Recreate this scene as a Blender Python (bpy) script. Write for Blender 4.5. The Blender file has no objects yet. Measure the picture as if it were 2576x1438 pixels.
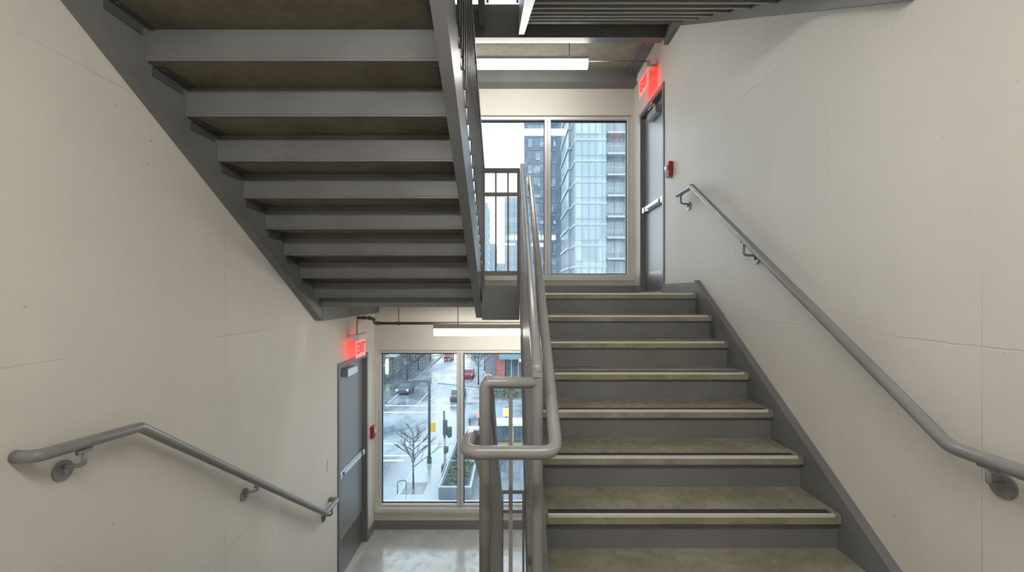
import bpy, bmesh, math, random
from mathutils import Vector, Matrix
random.seed(11)
sc = bpy.context.scene
C = sc.collection
F = 1111.0; CX = 1290.0; CY = 737.0          # focal length and vanishing point measured on the 2576x1438 frame
WL, WR, FAR = -1.87, 1.636, 5.96             # left wall, right wall, window wall
FL, MID, UP, MID2, UP2 = -3.18, -1.424, 0.0, 1.53, 3.02   # floor levels relative to eye height
NEAR = -0.95
TOPZ = 6.05

# ------------------------------------------------------------------ materials
def mat(name):
    m = bpy.data.materials.new(name); m.use_nodes = True
    nt = m.node_tree
    return m, nt, nt.nodes['Principled BSDF']
def N(nt, t, **kw):
    n = nt.nodes.new(t)
    for k, v in kw.items():
        if hasattr(n, k): setattr(n, k, v)
        else: n.inputs[k].default_value = v
    return n
def inp(n, k, v): n.inputs[k].default_value = v
def rgb(c): return (c[0], c[1], c[2], 1)
def math_(nt, op, a, b=None, c=None, clamp=False):
    n = nt.nodes.new('ShaderNodeMath'); n.operation = op; n.use_clamp = clamp
    for i, v in enumerate((a, b, c)):
        if v is None: continue
        if isinstance(v, (int, float)): n.inputs[i].default_value = v
        else: nt.links.new(v, n.inputs[i])
    return n.outputs[0]
def mixc(nt, f, a, b):
    n = nt.nodes.new('ShaderNodeMix'); n.data_type = 'RGBA'
    for i, v in ((0, f), (6, a), (7, b)):
        if isinstance(v, (int, float)): n.inputs[i].default_value = v
        elif isinstance(v, tuple): n.inputs[i].default_value = rgb(v)
        else: nt.links.new(v, n.inputs[i])
    return n.outputs[2]
def ramp(nt, v, a, b):
    n = nt.nodes.new('ShaderNodeMapRange'); n.inputs[1].default_value = a; n.inputs[2].default_value = b
    nt.links.new(v, n.inputs[0]); n.interpolation_type = 'SMOOTHSTEP'
    return n.outputs[0]
def coords(nt): return nt.nodes.new('ShaderNodeTexCoord').outputs['Object']
def noise(nt, co, scale, detail=3, rough=.5, vscale=None):
    if vscale:
        mp = nt.nodes.new('ShaderNodeMapping'); mp.inputs['Scale'].default_value = vscale
        nt.links.new(co, mp.inputs[0]); co = mp.outputs[0]
    n = nt.nodes.new('ShaderNodeTexNoise'); inp(n, 'Scale', scale); inp(n, 'Detail', detail); inp(n, 'Roughness', rough)
    nt.links.new(co, n.inputs['Vector']); return n.outputs[0]
def bump(nt, b, h, strength=.3, dist=.01):
    n = nt.nodes.new('ShaderNodeBump'); inp(n, 'Strength', strength); inp(n, 'Distance', dist)
    nt.links.new(h, n.inputs['Height']); nt.links.new(n.outputs[0], b.inputs['Normal'])

def painted(name, col, rough=.42, metal=0.0, var=.08):
    m, nt, b = mat(name); co = coords(nt)
    n1 = noise(nt, co, 3.0, 4); dark = tuple(c*(1-var) for c in col); lite = tuple(min(1, c*(1+var)) for c in col)
    nt.links.new(mixc(nt, ramp(nt, n1, .3, .7), dark, lite), b.inputs['Base Color'])
    inp(b, 'Roughness', rough); inp(b, 'Metallic', metal)
    bump(nt, b, noise(nt, co, 60, 2), .06, .003)
    return m
def plain(name, col, rough=.5, metal=0, emit=None, strength=0):
    m, nt, b = mat(name); inp(b, 'Base Color', rgb(col)); inp(b, 'Roughness', rough); inp(b, 'Metallic', metal)
    if emit: inp(b, 'Emission Color', rgb(emit)); inp(b, 'Emission Strength', strength)
    return m

def wall_concrete(name, col, vlines, hlines):
    """painted cast concrete: formwork joints, bug holes, faint trowel marks. vlines: y positions, hlines: z positions"""
    m, nt, b = mat(name); co = coords(nt)
    sep = nt.nodes.new('ShaderNodeSeparateXYZ'); nt.links.new(co, sep.inputs[0])
    wob = noise(nt, co, 2.3, 4, .6)
    wob2 = math_(nt, 'MULTIPLY', math_(nt, 'SUBTRACT', wob, .5), .03)
    patch = ramp(nt, noise(nt, co, 1.7, 3), .38, .62)
    mask = None
    for axis, lst, w, amp in ((1, vlines, .0022, .15), (2, hlines, .0035, 1.0)):
        for c in lst:
            d = math_(nt, 'SUBTRACT', sep.outputs[axis], c)
            d = math_(nt, 'ADD', d, math_(nt, 'MULTIPLY', wob2, amp))
            d = math_(nt, 'ABSOLUTE', d)
            l = math_(nt, 'SUBTRACT', 1.0, math_(nt, 'DIVIDE', d, w), clamp=True)
            mask = l if mask is None else math_(nt, 'MAXIMUM', mask, l)
    mask = math_(nt, 'MULTIPLY', mask, patch) if mask is not None else None
    cmb = nt.nodes.new('ShaderNodeCombineXYZ'); nt.links.new(sep.outputs[1], cmb.inputs[0]); nt.links.new(sep.outputs[2], cmb.inputs[1])
    cdis = math_(nt, 'MULTIPLY', noise(nt, co, 40, 2), .012)
    va = nt.nodes.new('ShaderNodeVectorMath'); va.operation = 'ADD'; nt.links.new(cmb.outputs[0], va.inputs[0]); nt.links.new(cdis, va.inputs[1])
    v = nt.nodes.new('ShaderNodeTexVoronoi'); inp(v, 'Scale', 5.2); inp(v, 'Randomness', 1.0); v.voronoi_dimensions = '2D'
    nt.links.new(va.outputs[0], v.inputs['Vector'])
    sc_ = nt.nodes.new('ShaderNodeSeparateColor'); nt.links.new(v.outputs['Color'], sc_.inputs[0])
    clus = ramp(nt, noise(nt, co, 1.1, 2), .44, .66)
    size = math_(nt, 'MULTIPLY', math_(nt, 'MULTIPLY', ramp(nt, sc_.outputs[0], .35, 1.0), clus), .03)
    hole = math_(nt, 'GREATER_THAN', size, v.outputs['Distance'])
    v2 = nt.nodes.new('ShaderNodeTexVoronoi'); inp(v2, 'Scale', 10.0); v2.voronoi_dimensions = '2D'; nt.links.new(va.outputs[0], v2.inputs['Vector'])
    sc2 = nt.nodes.new('ShaderNodeSeparateColor'); nt.links.new(v2.outputs['Color'], sc2.inputs[0])
    hole2 = math_(nt, 'GREATER_THAN', math_(nt, 'MULTIPLY', ramp(nt, sc2.outputs[1], .6, 1.0), .04), v2.outputs['Distance'])
    holes = math_(nt, 'MAXIMUM', hole, hole2)
    mott = ramp(nt, noise(nt, co, .9, 5, .6), .3, .72)
    streak = ramp(nt, noise(nt, co, 1.6, 4, .6, (1, 3.0, .35)), .3, .75)
    base = mixc(nt, mott, tuple(c*.93 for c in col), col)
    base = mixc(nt, math_(nt, 'MULTIPLY', streak, .35), base, tuple(c*f for c, f in zip(col, (.90, .905, .90))))
    base = mixc(nt, math_(nt, 'MULTIPLY', hole, .6), base, (.16, .15, .13))
    base = mixc(nt, math_(nt, 'MULTIPLY', hole2, .25), base, (.25, .24, .21))
    if mask is not None: base = mixc(nt, math_(nt, 'MULTIPLY', mask, .34), base, (.30, .28, .25))
    nt.links.new(base, b.inputs['Base Color']); inp(b, 'Roughness', .55); inp(b, 'Specular IOR Level', .35)
    h = math_(nt, 'MULTIPLY', noise(nt, co, 5, 5, .6), .35)
    h = math_(nt, 'SUBTRACT', h, math_(nt, 'MULTIPLY', holes, .9))
    if mask is not None: h = math_(nt, 'SUBTRACT', h, math_(nt, 'MULTIPLY', mask, .6))
    bump(nt, b, h, .35, .012)
    return m

def concrete(name, c1, c2, rough=.6, scale=3.0, spec=.4):
    m, nt, b = mat(name); co = coords(nt)
    a = ramp(nt, noise(nt, co, scale, 7, .65), .32, .7)
    a2 = ramp(nt, noise(nt, co, scale*7, 4, .6), .35, .75)
    base = mixc(nt, a, c1, c2)
    base = mixc(nt, math_(nt, 'MULTIPLY', a2, .35), base, tuple(c*.72 for c in c1))
    pit = ramp(nt, noise(nt, co, scale*22, 2), .68, .78)
    base = mixc(nt, math_(nt, 'MULTIPLY', pit, .4), base, tuple(c*.5 for c in c1))
    nt.links.new(base, b.inputs['Base Color'])
    inp(b, 'Specular IOR Level', spec)
    r = nt.nodes.new('ShaderNodeMapRange'); nt.links.new(a2, r.inputs[0]); r.inputs[3].default_value = rough-.1; r.inputs[4].default_value = rough+.12
    nt.links.new(r.outputs[0], b.inputs['Roughness'])
    bump(nt, b, noise(nt, co, scale*12, 5, .6), .18, .004)
    return m

M = {}
M['steel'] = painted('grey_painted_steel', (.165, .167, .17), .38)
M['rail'] = painted('grey_gloss_rail', (.24, .24, .236), .25, 0, .04)
M['stainless'] = painted('brushed_handrail', (.36, .36, .36), .22, .75, .04)
M['angle'] = painted('dark_angle_steel', (.085, .085, .082), .5)
M['wall_l'] = wall_concrete('painted_concrete_left', (.715, .675, .615), (1.35, 2.87, 3.55), (-.275, .985, -1.665))
M['wall_r'] = wall_concrete('painted_concrete_right', (.70, .67, .615), (1.54, 2.3, 3.495), (-.185, 1.40))
M['wall_f'] = wall_concrete('cream_plaster', (.68, .655, .595), (), (50,))
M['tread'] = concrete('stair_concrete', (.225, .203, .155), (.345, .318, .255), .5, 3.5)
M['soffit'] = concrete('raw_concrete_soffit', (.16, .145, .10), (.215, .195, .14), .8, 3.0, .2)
M['slab'] = concrete('slab_concrete', (.30, .28, .23), (.40, .375, .31), .7, 2.0, .3)
M['floor'] = concrete('sealed_concrete_floor', (.46, .47, .45), (.60, .61, .59), .22, 1.6, .7)
M['alu'] = painted('anodised_window_frame', (.60, .60, .585), .38, .15, .03)
M['sill'] = painted('pale_sill', (.62, .62, .58), .4, 0, .03)
M['darkgasket'] = plain('dark_gasket', (.035, .045, .055), .4)
M['door'] = painted('grey_door_paint', (.235, .25, .26), .34, 0, .03)
M['kick'] = painted('dull_kick_plate', (.20, .20, .195), .3, .6, .08)
M['chrome'] = painted('satin_chrome', (.60, .61, .62), .22, .9, .03)
M['silver'] = plain('aluminium_strip', (.70, .69, .64), .35, .25)
M['grit'] = plain('black_grit', (.035, .035, .035), .8)
M['base'] = painted('grey_baseboard', (.20, .20, .205), .4, 0, .03)
M['white'] = plain('white_plastic', (.72, .72, .70), .35)
M['red'] = plain('red_plastic', (.45, .02, .025), .35)
M['black'] = plain('black_print', (.02, .02, .02), .5)
M['lamp'] = plain('lamp_diffuser', (.9, .9, .88), .5, 0, (1.0, .97, .915), 12.0)
M['lamp_near'] = plain('lamp_diffuser_bright', (.9, .9, .88), .5, 0, (1.0, .965, .92), 21.5)
M['housing'] = plain('lamp_housing', (.62, .61, .58), .4)
M['pipe'] = painted('sprinkler_pipe', (.15, .125, .115), .45, .2)
M['exitface'] = plain('exit_panel', (.75, .45, .42), .3, 0, (1.0, .22, .17), .22)
M['exitred'] = plain('exit_letters', (.8, .02, .02), .4, 0, (1.0, .02, .015), .35)
M['exitglow'] = plain('exit_wall_glow', (.8, .05, .05), .4, 0, (1.0, .035, .025), 1.6)  # added glow that throws red onto the wall behind the sign
M['clearlens'] = plain('strobe_lens', (.75, .76, .78), .1)

def glass_mat():
    m, nt, b = mat('rain_specked_glass'); nt.nodes.remove(b)
    out = nt.nodes['Material Output']; co = coords(nt)
    tr = N(nt, 'ShaderNodeBsdfTransparent'); inp(tr, 'Color', (.88, .945, .97, 1))
    gl = N(nt, 'ShaderNodeBsdfGlossy'); inp(gl, 'Roughness', 0.015); inp(gl, 'Color', (1, 1, 1, 1))
    fr = nt.nodes.new('ShaderNodeFresnel'); inp(fr, 'IOR', 1.5)
    mx = nt.nodes.new('ShaderNodeMixShader')
    nt.links.new(fr.outputs[0], mx.inputs[0]); nt.links.new(tr.outputs[0], mx.inputs[1]); nt.links.new(gl.outputs[0], mx.inputs[2])
    v = nt.nodes.new('ShaderNodeTexVoronoi'); inp(v, 'Scale', 95.0)
    mp = nt.nodes.new('ShaderNodeMapping'); mp.inputs['Scale'].default_value = (1, 1, .7); nt.links.new(co, mp.inputs[0]); nt.links.new(mp.outputs[0], v.inputs['Vector'])
    s = nt.nodes.new('ShaderNodeSeparateColor'); nt.links.new(v.outputs['Color'], s.inputs[0])
    size = math_(nt, 'MULTIPLY', ramp(nt, s.outputs[0], .25, 1.0), .42)
    drop = math_(nt, 'GREATER_THAN', size, v.outputs['Distance'])
    patch = ramp(nt, noise(nt, co, 2.2, 4, .6, (1.6, 1, .7)), .42, .62)
    drop = math_(nt, 'MULTIPLY', drop, math_(nt, 'MULTIPLY', patch, .22))
    film = math_(nt, 'MULTIPLY', ramp(nt, noise(nt, co, 1.3, 5, .7, (3, 1, .6)), .3, .8), .035)
    tl = N(nt, 'ShaderNodeBsdfTranslucent'); inp(tl, 'Color', (.8, .9, .98, 1))
    mx2 = nt.nodes.new('ShaderNodeMixShader')
    nt.links.new(math_(nt, 'ADD', drop, film), mx2.inputs[0]); nt.links.new(mx.outputs[0], mx2.inputs[1]); nt.links.new(tl.outputs[0], mx2.inputs[2])
    nt.links.new(mx2.outputs[0], out.inputs['Surface'])
    return m
M['glass'] = glass_mat()

# ------------------------------------------------------------------ mesh helpers
def obj(name, bm, m, parent=None, smooth=False, bevel=0, autosm=False):
    if bevel:
        es = [e for e in bm.edges if len(e.link_faces) == 2 and e.calc_face_angle(0) > .5]
        bmesh.ops.bevel(bm, geom=es, offset=bevel, segments=2, affect='EDGES', clamp_overlap=True)
    bmesh.ops.recalc_face_normals(bm, faces=bm.faces)
    me = bpy.data.meshes.new(name); bm.to_mesh(me); bm.free()
    if smooth or autosm:
        for p in me.polygons: p.use_smooth = True
        if autosm:
            me.set_sharp_from_angle(angle=.6)
    o = bpy.data.objects.new(name, me); C.objects.link(o)
    for mm in (m if isinstance(m, (list, tuple)) else [m]): me.materials.append(mm)
    if parent: o.parent = parent
    return o
def bx(bm, x0, x1, y0, y1, z0, z1, mi=0):
    vs = [bm.verts.new((x, y, z)) for x in (x0, x1) for y in (y0, y1) for z in (z0, z1)]
    for f in ((0, 1, 3, 2), (4, 6, 7, 5), (0, 4, 5, 1), (2, 3, 7, 6), (0, 2, 6, 4), (1, 5, 7, 3)):
        bm.faces.new([vs[i] for i in f]).material_index = mi
def B(*boxes):
    bm = bmesh.new()
    for b in boxes: bx(bm, *b)
    return bm
def prism(bm, poly, x0, x1, mi=0):
    """poly in (y,z) extruded along x"""
    a = [bm.verts.new((x0, y, z)) for y, z in poly]; b = [bm.verts.new((x1, y, z)) for y, z in poly]
    n = len(poly)
    bm.faces.new(a).material_index = mi; bm.faces.new(b[::-1]).material_index = mi
    for i in range(n): bm.faces.new((a[i], a[(i+1) % n], b[(i+1) % n], b[i])).material_index = mi
def fillet(pts, r, n=6):
    pts = [Vector(p) for p in pts]; out = [pts[0]]
    for i in range(1, len(pts)-1):
        p, a, b = pts[i], pts[i-1], pts[i+1]
        rr = r[i-1] if isinstance(r, (list, tuple)) else r
        d1 = (a-p); d2 = (b-p); l = min(rr, d1.length*.49, d2.length*.49)
        if l < 1e-4: out.append(p); continue
        s = p+d1.normalized()*l; e = p+d2.normalized()*l
        for k in range(n+1):
            t = k/n; out.append(s*(1-t)**2+p*2*t*(1-t)+e*t*t)
    out.append(pts[-1]); return out
def tube(bm, pts, r, sides=16, cap=True, r1=None, mi=0):
    pts = [Vector(p) for p in pts]; n = len(pts)
    tang = []
    for i in range(n):
        a = pts[max(i-1, 0)]; b = pts[min(i+1, n-1)]
        if 0 < i < n-1:
            t = ((pts[i]-a).normalized()+(b-pts[i]).normalized())
        else: t = b-a
        tang.append(t.normalized())
    up = Vector((0, 0, 1)) if abs(tang[0].z) < .9 else Vector((1, 0, 0))
    nrm = tang[0].cross(up).normalized(); rings = []
    for i in range(n):
        if i:
            ax = tang[i-1].cross(tang[i])
            if ax.length > 1e-7: nrm = Matrix.Rotation(tang[i-1].angle(tang[i]), 3, ax.normalized()) @ nrm
        bn = tang[i].cross(nrm).normalized()
        rad = r if r1 is None else r+(r1-r)*i/(n-1)
        sc2 = 1.0
        if 0 < i < n-1:
            ang = (pts[i]-pts[i-1]).angle(pts[i+1]-pts[i], 0); sc2 = 1/max(.5, math.cos(ang/2))
        rings.append([bm.verts.new(pts[i]+(nrm*math.cos(a)+bn*math.sin(a))*rad*(sc2 if abs(math.cos(a)) > 2 else 1)) for a in [2*math.pi*k/sides for k in range(sides)]])
    for i in range(n-1):
        for k in range(sides):
            bm.faces.new((rings[i][k], rings[i][(k+1) % sides], rings[i+1][(k+1) % sides], rings[i+1][k])).material_index = mi
    if cap:
        bm.faces.new(rings[0][::-1]).material_index = mi; bm.faces.new(rings[-1]).material_index = mi
def T(pts, r, sides=16, **k):
    bm = bmesh.new(); tube(bm, pts, r, sides, **k); return bm
def cyl(bm, c, axis, r, h, sides=20, mi=0):
    a = Vector(c); tube(bm, [a, a+Vector(axis).normalized()*h], r, sides, mi=mi)
def thing(name, label, cat, loc=(0, 0, 0), rz=0, group=None):
    o = bpy.data.objects.new(name, None); C.objects.link(o); o.empty_display_size = .1
    o.location = loc; o.rotation_euler = (0, 0, rz); return tag(o, label, cat, group)
def tag(o, label, cat, group=None, kind=None):
    o['label'] = label; o['category'] = cat
    if group: o['group'] = group
    if kind: o['kind'] = kind
    return o
def struct(name, bm, m, label, cat, parent=None, **k):
    o = obj(name, bm, m, parent, **k)
    o['kind'] = 'structure'; o['label'] = label; o['category'] = cat
    return o
def text_mesh(s, size):
    cu = bpy.data.curves.new('txt', 'FONT'); cu.body = s; cu.size = size; cu.extrude = .002
    cu.align_x = 'CENTER'; cu.align_y = 'CENTER'; cu.offset = size*.012
    t = bpy.data.objects.new('txt', cu); C.objects.link(t)
    dg = bpy.context.evaluated_depsgraph_get(); me = bpy.data.meshes.new_from_object(t.evaluated_get(dg))
    bm = bmesh.new(); bm.from_mesh(me)
    bpy.data.objects.remove(t); bpy.data.curves.remove(cu); bpy.data.meshes.remove(me)
    return bm

# ------------------------------------------------------------------ shell
def wall_with_hole(sx, x_in, x_out, door):
    y0, y1, z0, z1 = door
    a, b = min(x_in, x_out), max(x_in, x_out)
    return B((a, b, NEAR-.2, y0, FL-.2, TOPZ), (a, b, y1, FAR+.25, FL-.2, TOPZ), (a, b, y0, y1, FL-.2, z0), (a, b, y0, y1, z1, TOPZ))
LD = (4.71, 5.68, FL, -.755)
RD = (4.76, 5.68, UP, 2.285)
struct('wall_left', wall_with_hole(-1, WL, WL-.3, LD), M['wall_l'], 'off-white painted concrete wall on the left with bug holes and form joints', 'wall')
struct('wall_right', wall_with_hole(1, WR, WR+.3, RD), M['wall_r'], 'off-white painted concrete wall on the right beside the climbing handrail', 'wall')
struct('wall_back', B((WL-.3, WR+.3, NEAR-.2, NEAR, FL-.2, TOPZ)), M['wall_f'], 'cream wall behind the mid landings', 'wall')
WIN = [(-2.945, -.767), (.175, 2.398), (3.36, 5.55)]     # opening z ranges
WX0, WX1 = -1.835, 1.60
bm = bmesh.new()
zs = [FL-.2]
for a, b in WIN: zs += [a, b]
zs.append(TOPZ)
for i in range(0, len(zs), 2): bx(bm, WL-.3, WR+.3, FAR, FAR+.25, zs[i], zs[i+1])
for a, b in WIN:
    bx(bm, WL-.3, WX0, FAR, FAR+.25, a, b); bx(bm, WX1, WR+.3, FAR, FAR+.25, a, b)
struct('wall_far', bm, M['wall_f'], 'cream end wall around the big windows', 'wall')
struct('floor', B((WL-.1, WR+.1, NEAR-.1, FAR+.1, FL-.15, FL)), M['floor'], 'pale sealed concrete floor at the lower window', 'floor')
struct('ceiling', B((WL-.3, WR+.3, NEAR-.2, FAR+.25, TOPZ, TOPZ+.2)), M['slab'], 'concrete ceiling at the top of the stairwell', 'ceiling')

# windows
MULL = (-.713, .473)
def window(n, z0, z1, label):
    w = thing('window_%d' % n, label, 'window', (0, 0, 0)); w['kind'] = 'structure'
    yf, yb = FAR+.03, FAR+.15
    bm = bmesh.new(); fw = .045
    zb = z0+.045
    bx(bm, WX0, WX1, yf, yb, z1-fw, z1); bx(bm, WX0, WX1, yf, yb, zb, zb+fw*.8)
    bx(bm, WX0, WX0+fw, yf, yb, zb+fw*.8, z1-fw); bx(bm, WX1-fw, WX1, yf, yb, zb+fw*.8, z1-fw)
    obj('window_frame', bm, M['alu'], w, bevel=.003)
    for mx in MULL:
        obj('mullion', B((mx-.04, mx-.003, yf-.02, yb, zb+fw*.8, z1-fw), (mx+.003, mx+.04, yf-.02, yb, zb+fw*.8, z1-fw), (mx-.006, mx+.006, yf+.0, yb, zb+fw*.8, z1-fw)), M['alu'], w, bevel=.002)
    xs = [WX0+fw, MULL[0]-.04, MULL[0]+.04, MULL[1]-.04, MULL[1]+.04, WX1-fw]
    for k in range(3):
        a, b = xs[2*k], xs[2*k+1]; lo, hi = zb+fw*.8, z1-fw
        g = .012; bmg = B((a, b, yf+.05, yf+.075, hi-g*1.6, hi), (a, b, yf+.05, yf+.075, lo, lo+g), (a, a+g, yf+.05, yf+.075, lo+g, hi-g*1.6), (b-g, b, yf+.05, yf+.075, lo+g, hi-g*1.6))
        obj('gasket', bmg, M['darkgasket'], w)
        obj('pane', B((a+.001, b-.001, yf+.058, yf+.064, lo+.001, hi-.001)), M['glass'], w)
    obj('window_sill', B((WX0-.02, WX1+.015, FAR-.03, yb, z0-.005, z0+.045)), M['sill'], w, bevel=.004)
    return w
window(1, *WIN[0], 'lower wide window of three panes looking down on the wet street')
window(2, *WIN[1], 'upper wide window of three panes looking out at glass towers')
window(3, *WIN[2], 'topmost window glimpsed through the gap between the upper flights')

# doors
def door(n, side, D, label, kick_h, bar_z, closer_z):
    y0, y1, z0, z1 = D; X = WL if side < 0 else WR; s = side    # s points into the wall
    d = thing('door_%d' % n, label, 'door', (X, (y0+y1)/2, z0)); d['kind'] = 'structure'
    inv = Matrix.Translation((-X, -(y0+y1)/2, -z0))
    def O(name, bm, m, **k):
        bmesh.ops.transform(bm, matrix=inv, verts=bm.verts); return obj(name, bm, m, d, **k)
    def b(x0, x1, *r): x0, x1 = X+s*x0, X+s*x1; return (min(x0, x1), max(x0, x1))+r
    fw = .055
    O('door_frame', B(b(-.012, .16, y0, y0+fw, z0, z1), b(-.012, .16, y1-fw, y1, z0, z1), b(-.012, .16, y0+fw, y1-fw, z1-fw, z1),
                      b(.085, .16, y0+fw, y0+fw+.02, z0, z1-fw), b(.085, .16, y1-fw-.02, y1-fw, z0, z1-fw)), M['steel'], bevel=.002)
    leaf = O('door_leaf', B(b(.05, .095, y0+fw+.003, y1-fw-.003, z0+.012, z1-fw-.003)), M['door'], bevel=.002)
    k = B(b(.047, .0499, y0+fw+.02, y1-fw-.02, z0+.03, z0+kick_h)); O('kick_plate', k, M['kick'])
    bar = bmesh.new()
    bx(bar, *b(.0, .05, y0+fw+.03, y0+fw+.09, bar_z-.035, bar_z+.035)); bx(bar, *b(.0, .05, y1-fw-.11, y1-fw-.03, bar_z-.035, bar_z+.035))
    bx(bar, *b(.012, .05, y0+fw+.09, y1-fw-.11, bar_z-.03, bar_z+.03)); bx(bar, *b(-.012, .012, y0+fw+.12, y1-fw-.2, bar_z-.018, bar_z+.024))
    O('panic_bar', bar, M['chrome'], bevel=.006)
    c = thing_part(O, y0, y1, b, closer_z)
    O('threshold', B(b(-.02, .16, y0+fw, y1-fw, z0, z0+.011)), M['silver'])
    return d
def thing_part(O, y0, y1, b, cz):
    O('door_closer', B(b(-.02, .05, y0+.24, y0+.56, cz-.045, cz+.045)), M['chrome'], bevel=.008)
    bm = bmesh.new()
    p = b(-.005, .0, 0, 0, 0, 0); x = p[0]
    tube(bm, [(x, y0+.34, cz+.05), (x, y0+.34, cz+.085), ((x), y0+.56, cz+.10), (x, y0+.40, cz+.125)], .009, 8)
    O('closer_arm', bm, M['chrome'], smooth=True)
door(1, -1, LD, 'grey steel fire door with push bar beside the lower window', .42, -2.0, -.90)
door(2, 1, RD, 'grey steel fire door with push bar beside the upper window', .26, 1.04, 2.10)

# baseboards
struct('baseboard_left', B((WL, WL+.014, LD[1], FAR, FL, FL+.118)), M['base'], 'grey baseboard between the lower door and the window', 'baseboard', bevel=.002)
struct('baseboard_far', B((WL+.014, WR, FAR-.014, FAR, FL, FL+.118)), M['base'], 'grey baseboard below the lower window', 'baseboard', bevel=.002)
struct('baseboard_upper', B((WL+.0, WR-.014, FAR-.014, FAR, UP, UP+.10)), M['base'], 'grey baseboard below the upper window', 'baseboard', bevel=.002)
struct('baseboard_right', B((WR-.014, WR, 3.86, RD[0], UP, UP+.098), (WR-.014, WR, RD[1], FAR, UP, UP+.10)), M['base'], 'grey baseboard on both sides of the upper door', 'baseboard', bevel=.002)

# ------------------------------------------------------------------ landings
def landing(name_label, loc, parts):
    t = thing('landing', name_label, 'landing', loc)
    inv = Matrix.Translation(-Vector(loc))
    for nm, bm, m in parts:
        bmesh.ops.transform(bm, matrix=inv, verts=bm.verts); obj(nm, bm, m, t, bevel=0)
    return t
landing('upper floor landing of concrete on grey steel channels at the upper door', (0, 4.9, UP-.1), [
    ('deck', B((.1525, WR-.001, 4.065, FAR-.001, -.10, 0), (-.27, .1525, 3.93, FAR-.001, -.10, 0), (WL+.001, -.27, 4.192, FAR-.001, -.10, 0)), M['slab']),
    ('edge_channel', B((-.27, .058, 3.87, 3.93, -.235, .066)), M['steel']),
    ('edge_channel', B((-1.80, -.352, 4.142, 4.19, -.13, -.036)), M['steel']),
    ('wall_channel', B((WL+.001, -1.805, 4.192, FAR-.001, -.262, -.0)), M['steel']),
])
landing('mid landing of concrete in front of the first steps', (0, .5, MID-.1), [
    ('deck', B((WL+.001, -.14, NEAR+.001, 2.12, MID-.10, MID), (-.14, .151, NEAR+.001, 1.72, MID-.10, MID), (.151, WR-.001, NEAR+.001, 1.87, MID-.10, MID)), M['tread']),
    ('edge_channel', B((-.14, .151, 1.72, 1.77, MID-.27, MID+.02)), M['steel']),
])
landing('upper mid landing overhead joining the two upper flights', (0, .5, MID2-.1), [
    ('deck', B((WL+.001, WR-.001, NEAR+.001, 1.79, MID2-.10, MID2)), M['slab']),
    ('edge_channel', B((-.27, .08, 1.795, 1.85, MID2-.27, MID2+.04)), M['steel']),
])
landing('topmost landing overhead above the upper window, carried on grey beams', (0, 5.2, UP2-.1), [
    ('deck', B((WL+.001, WR-.001, 4.721, FAR-.001, 2.94, UP2)), M['slab']),
    ('front_beam', B((WL+.001, 1.584, 4.62, 4.72, 2.84, UP2), (WL+.001, 1.584, 4.615, 4.72, 2.67, 2.84)), M['steel']),
    ('far_beam', B((WL+.001, WR-.001, 5.80, 5.86, 2.79, 2.9395), (WL+.001, WR-.001, 5.76, FAR-.001, 2.755, 2.79)), M['steel']),
    ('wall_channel', B((1.53, WR-.001, 4.722, 5.80, 2.87, 2.9395)), M['steel']),
    ('wall_channel', B((WL+.001, WL+.106, 4.722, 5.80, 2.87, 2.9395)), M['steel']),
])

# ------------------------------------------------------------------ stair flights
def channel(bm, line, x0, x1, web, t=.009, depth=None):
    """steel channel following a (y,z) bottom polyline with depth; web at x0 or x1"""
    top = [(y, z+depth) for y, z in line]
    xa, xb = (x0, x0+t) if web == 0 else (x1-t, x1)
    prism(bm, line+top[::-1], xa, xb)
    fl = [(y, z+.012) for y, z in line]
    xc, xd = (x0+t, x1) if web == 0 else (x0, x1-t)
    prism(bm, line+fl[::-1], xc, xd)
    ft = [(y, z-.012) for y, z in top]
    prism(bm, ft+top[::-1], xc, xd)

# right flight, mid landing -> upper landing
st = thing('staircase', 'concrete and grey steel stair flight climbing on the right to the upper door', 'staircase', (.86, 1.85, MID))
inv = Matrix.Translation(-Vector(st.location))
def SO(name, bm, m, parent=None, root=None, **k):
    r = root or st
    off = Vector(r.location)
    bmesh.ops.translate(bm, vec=-off, verts=bm.verts)
    return obj(name, bm, m, parent or r, **k)
T0, R0 = .2786, .178
XA, XB = .152, 1.5855
for i in range(0, 8):
    yf = 3.80-T0*i; z = -R0*i
    yb = yf+T0+.005 if i else yf+.26
    if i: yb = yf+T0+.0355
    tr = SO('tread', B((XA, XB, yf, yb, z-.048, z)), M['tread'], bevel=.004)
    inset = .018 if i != 6 else .018
    SO('nosing_strip', B((XA+.02, XB-.032, yf-.001, yf+.014, z-.012, z+.0016)), M['silver'], parent=tr)
    SO('grip_strip', B((XA+.02, XB-.04, yf+.0145, yf+.055, z+.0002, z+.0012)), M['grit'], parent=tr)
    for o in tr.children: o.location = (0, 0, 0)
for i in range(0, 8):
    yf = 3.80-T0*i+.03; z = -R0*i
    SO('riser', B((XA, XB, yf, yf+.006, z-R0+.0005, z-.0485)), M['steel'])
def line_of(z_at, k, pts): return [(y, z_at+k*y) for y in pts]
kR = R0/T0
zn = lambda y: kR*(y-3.80)            # nosing line of right flight
bm = bmesh.new()
ln = [(1.50, zn(1.50)-.215), (3.70, zn(3.70)-.215), (3.87, zn(3.70)-.215+.02)]
channel(bm, [(1.50, zn(1.50)-.225), (3.86, zn(3.86)-.225)], 1.586, WR-.001, 0, depth=.30)
SO('stringer', bm, M['steel'])
bm = bmesh.new()
channel(bm, [(1.62, zn(1.62)-.225), (3.868, zn(3.868)-.225)], .062, .1515, 1, depth=.30)
SO('stringer', bm, M['steel'])

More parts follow.
